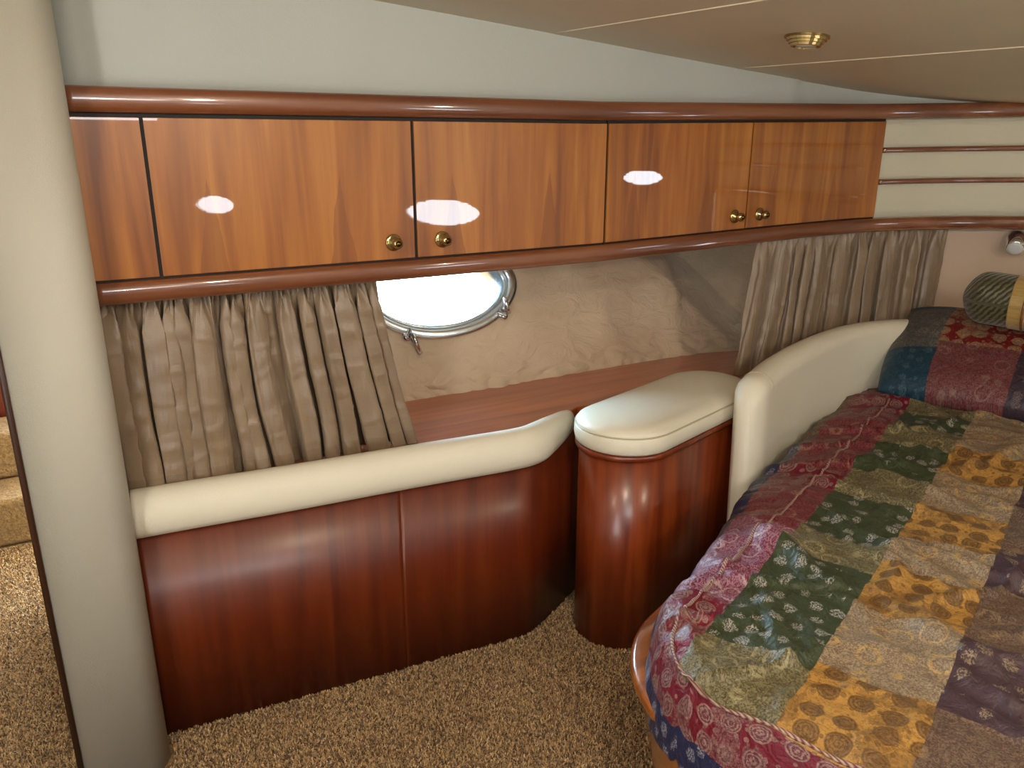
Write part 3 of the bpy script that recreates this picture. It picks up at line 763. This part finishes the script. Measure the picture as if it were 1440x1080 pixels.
# rolled bolster pillow, dark green with a gold band
t = NT('green_satin'); v = t.co('UV')
wv = t.n('TexWave', {'Vector': t.co('UV', (1, 1, 1), (0, 0, R(35))), 'Scale': 20.0, 'Distortion': 2.5, 'Detail': 2.0, 'Detail Scale': 3.0}).outputs[1]
t.set(Base_Color=t.mix(wv, lin(30, 28, 12), lin(92, 88, 52)), Roughness=.4, Sheen_Weight=.3); t.bump(wv, .6, .004); M['green'] = t.m
t = NT('gold_satin'); nz = t.noise(t.co('UV', (3, 30, 1)), 3, 3).outputs[0]
t.set(Base_Color=t.mix(nz, lin(190, 160, 96), lin(140, 110, 56)), Roughness=.35, Sheen_Weight=.3); t.bump(nz, .5, .006); M['gold'] = t.m
B0 = Vector((2.79, 1.62, .975)); bd = Vector((.300, -.93, -.03)).normalized()
bp = empty('bolster_pillow', B0 + bd * .25 + Vector((0, 0, -.09)), 'round dark green satin bolster pillow with a gold band, lying on the patchwork pillow', 'pillow')
def roll(name, s0, s1, rfun, mat, capped):
    V = []; UV = []; n, k = 40, 48
    u = bd.cross(Vector((0, 0, 1))).normalized(); v_ = u.cross(bd)
    for i in range(n + 1):
        s = s0 + (s1 - s0) * i / n
        for j_ in range(k):
            a = 2 * math.pi * j_ / k; r_ = rfun(s) * (1 + .025 * noise.noise(Vector((math.cos(a) * 2, math.sin(a) * 2, s * 9))))
            V.append(B0 + bd * s + u * r_ * math.cos(a) + v_ * r_ * math.sin(a)); UV.append((s, a * .09))
    F = grid_faces(n + 1, k, False, True) + [tuple(range(k))[::-1], tuple(n * k + j_ for j_ in range(k))]
    return fix_normals(obj(name, V, F, mat, bp, uv=UV))
rf = lambda s: .092 * (1 - max(0, 1 - s / .075) ** 2.6 * .72) if s < .25 else .092 * (1 - max(0, 1 - (.5 - s) / .075) ** 2.6 * .72)
roll('end_section', 0, .16, rf, M['green'], True); roll('gold_band', .155, .30, lambda s: .0945, M['gold'], False); roll('end_section', .295, .5, rf, M['green'], True)
for s in (.200,):
    u = bd.cross(Vector((0, 0, 1))).normalized(); v_ = u.cross(bd)
    tube('cord', [B0 + bd * s + u * .0965 * math.cos(a) + v_ * .0965 * math.sin(a) for a in np.linspace(0, 2 * math.pi, 40, endpoint=False)], .004, M['rail'], bp, 6, True)

# ================================================================== READING LAMP
i = ix(3.175); nn = Vector((RN[i][0], RN[i][1], 0))
wl = Vector((RP[i][0], RP[i][1], 0)) - nn * .078 + Vector((0, 0, 1.135))
rl = empty('reading_lamp', wl, 'chrome swivel reading lamp mounted on the wall above the bed head', 'lamp')
lathe('wall_plate', [(.034, 0), (.034, .006), (.028, .012), (.012, .016), (.011, .05)], M['chrome'], frame_to(wl, nn) @ Matrix.Scale(1.35, 4), rl)
ld = Vector((-.80, -.42, -.42)).normalized(); hc = wl + nn * .075
lathe('lamp_head', [(.006, -.034), (.018, -.030), (.027, -.012), (.028, .006), (.024, .020), (.0235, .038), (.020, .040)], M['chrome'], frame_to(hc, ld) @ Matrix.Scale(1.35, 4), rl)
lathe('lens', [(.020, .036), (.020, .041), (.012, .043), (.001, .0435)], M['lens'], frame_to(hc, ld) @ Matrix.Scale(1.35, 4), rl)

# ================================================================== CURTAINS
def curtain(name, top, bot, nf, seed, ztop, zbot, amp, label, lean=None, pale=None):
    """top/bot: functions s->(x,y) in plan; gathered cloth with a shirred heading"""
    rs = np.random.default_rng(seed); NS, NZ = 520, 70
    wd = rs.uniform(.4, 1.9, nf); kn = np.r_[0, np.cumsum(wd)]; kn /= kn[-1]; am = rs.uniform(.35, 1.3, nf + 1)
    wd2 = rs.uniform(.6, 1.5, nf * 3); kn2 = np.r_[0, np.cumsum(wd2)]; kn2 /= kn2[-1]; am2 = rs.uniform(.3, 1.3, nf * 3 + 1)
    V = []; UV = []
    for i in range(NS):
        s = i / (NS - 1)
        for k in range(NZ):
            q = k / (NZ - 1)                                  # 0 top .. 1 bottom
            sw = s + .030 * noise.noise(Vector((s * 5, q * 1.8, seed))) * q
            ph = np.interp(sw, kn, np.arange(nf + 1)) * math.pi * 2
            A = np.interp(sw, kn, am); ph2 = np.interp(sw, kn2, np.arange(nf * 3 + 1)) * math.pi * 2; A2 = np.interp(sw, kn2, am2)
            head = math.exp(-(q / .10) ** 2); body = min(1, q / .16) ** .8
            f = 2 * abs(math.sin(ph / 2)) ** 1.15 - 1.1
            y = amp * A * f * body * (.75 + .35 * q) + amp * .38 * A2 * math.sin(ph2) * (head * 1.0 + .24 * (1 - head))
            y += amp * .50 * noise.noise(Vector((s * 15, q * 1.5, seed + 7))) * body
            crs = noise.noise(Vector((s * 9 + q * 3, q * 5 - s * 4, seed + 9))); y += amp * .09 * max(0, 1 - abs(crs) * 7) * body
            y += amp * .12 * noise.noise(Vector((s * 30 + q * 5, q * 9, seed + 3)))
            xs = amp * A * .55 * math.sin(2 * ph + .6) * body + amp * .25 * math.sin(ph2 * 1.0 + 1) * head
            tx, ty = top(s); bx, by = bot(s); e = q ** 1.15
            x0, y0 = tx + (bx - tx) * e, ty + (by - ty) * e
            # plan direction of the curtain
            tx2, ty2 = top(min(1, s + .01)); tx1, ty1 = top(max(0, s - .01)); dx, dy = tx2 - tx1, ty2 - ty1; l = math.hypot(dx, dy); dx /= l; dy /= l
            zz = ztop(s) + (zbot(s) - ztop(s)) * q + (.006 * noise.noise(Vector((s * 9, 0, seed))) if k == NZ - 1 else 0)
            V.append((x0 + dx * xs + dy * y, y0 + dy * xs - dx * y, zz)); UV.append((s * 1.6, q * .45))
    o = obj(name, V, grid_faces(NS, NZ), M['curtain'], uv=UV)
    s_ = o.modifiers.new('solid', 'SOLIDIFY'); s_.thickness = .0015
    tag(o, label, 'curtain')
    hemv = [V[i * NZ + 64] for i in range(NS)]
    return o
curtain('curtain', lambda s: (.048 + .654 * s, 1.992), lambda s: (.052 + .750 * s ** 1.12, 1.992 - .006 * math.sin(s * 3.1)), 15, 11,
        lambda s: 1.153, lambda s: .668, .030, 'gathered silky taupe curtain at the left, hanging from the cabinets to the bolster cushion')
def topR(s):
    i = np.interp(s, [0, 1], [np.interp(2.135, RP[:300, 0], np.arange(300)), np.interp(2.99, RP[:380, 0], np.arange(380))])
    a = int(i); f = i - a; p = RP[a] * (1 - f) + RP[a + 1] * f; nn = RN[a]
    return (p[0] - nn[0] * .022, p[1] - nn[1] * .022)
def botR(s):
    x, y = topR(s); return (x - .045 * (1 - s) ** 2 - .01, y)
curtain('curtain', topR, botR, 11, 23, lambda s: 1.153 + sheer(topR(s)[0]), lambda s: .672, .024,
        'gathered silky pale taupe curtain at the right, in the corner behind the headboard cushion')

# ================================================================== CARPET AND STEPS
def carpet(name, n, inside, xr, yr, z0, hgt):
    P = np.stack([rng.uniform(*xr, n), rng.uniform(*yr, n)], 1); P = P[[inside(p) for p in P]]; n = len(P)
    V = np.zeros((n, 2, 5, 3)); ang = rng.uniform(0, 6.283, (n, 2)); lean = rng.uniform(.1, 1.0, (n, 2)); wdt = rng.uniform(.0011, .002, (n, 2)); h = rng.uniform(.6, 1.1, (n, 2)) * hgt
    for b in range(2):
        ca, sa = np.cos(ang[:, b]), np.sin(ang[:, b]); ox = P[:, 0] + rng.normal(0, .0015, n); oy = P[:, 1] + rng.normal(0, .0015, n)
        for k, (s, q, o_) in enumerate(((-1, 0, 0), (1, 0, 0), (1, .6, .35), (-1, .6, .35), (0, 1, 1))):
            V[:, b, k, 0] = ox - sa * s * wdt[:, b] + ca * o_ * lean[:, b] * hgt
            V[:, b, k, 1] = oy + ca * s * wdt[:, b] + sa * o_ * lean[:, b] * hgt
            V[:, b, k, 2] = z0 + q * h[:, b] * (1 - .35 * lean[:, b])
    V = V.reshape(-1, 3); base = np.arange(n * 2) * 5
    F = [f for b in base.tolist() for f in ((b, b + 1, b + 2, b + 3), (b + 3, b + 2, b + 4))]
    o = obj(name, V, F, M['fibre'], smooth=False)
    pal = np.array([lin(200, 166, 114), lin(180, 144, 94), lin(146, 112, 70), lin(84, 58, 34), lin(220, 190, 144)])
    c = pal[rng.choice(5, n * 2, p=[.25, .27, .2, .18, .10])]; c = np.repeat(c, 5, 0)
    at = o.data.color_attributes.new('fibre', 'FLOAT_COLOR', 'POINT'); at.data.foreach_set('color', c.astype(np.float32).ravel())
    return o
byx = lambda x: np.interp(x, BP[:, 0], BP[:, 1])
def in_floor(p):
    x, y = p
    if x > .035 and y > byx(min(x, 1.44)) - .004: return False
    if x <= .05 and y > 1.80 and x > -.158: return False
    d = np.array((x, y)) - T0; l = min(.46, max(0, d @ ax)); 
    if np.linalg.norm(d - ax * l) < .142: return False
    e, g = x * E_[0] + y * E_[1], x * G_[0] + y * G_[1]
    if rr_sdf(e, g, 1.18, 3.1, -.9, .59, .25)[0] < 0: return False
    return not (x < 0 and y < 1.75 and False)
o = carpet('carpet_pile', 76000, in_floor, (-.12, 1.45), (1.05, 1.96), 0, .011)
tag(o, 'shaggy beige and brown flecked carpet pile covering the cabin floor', 'carpet', kind='stuff')
o = carpet('carpet_pile', 34000, lambda p: p[1] < 3.3, (-.62, -.158), (1.82, 3.3), 0, .011)
tag(o, 'beige carpet pile in the passage beyond the left partition', 'carpet', kind='stuff')
st = empty('staircase', (-.6, 3.5, 0), 'carpeted steps rising in the passage beyond the left partition', 'stairs')
for k in range(2):
    P = rrect(0, .26, 0, .19, .02, 5)
    V = [(x, 3.32 + .24 * k + o_, .19 * k + z_) for x in (-1.4, -.16) for o_, z_ in P]; n = len(P)
    fix_normals(obj('step', V, grid_faces(2, n, False, True) + [tuple(range(n))[::-1], tuple(range(n, 2 * n))], M['backing'], st, False))
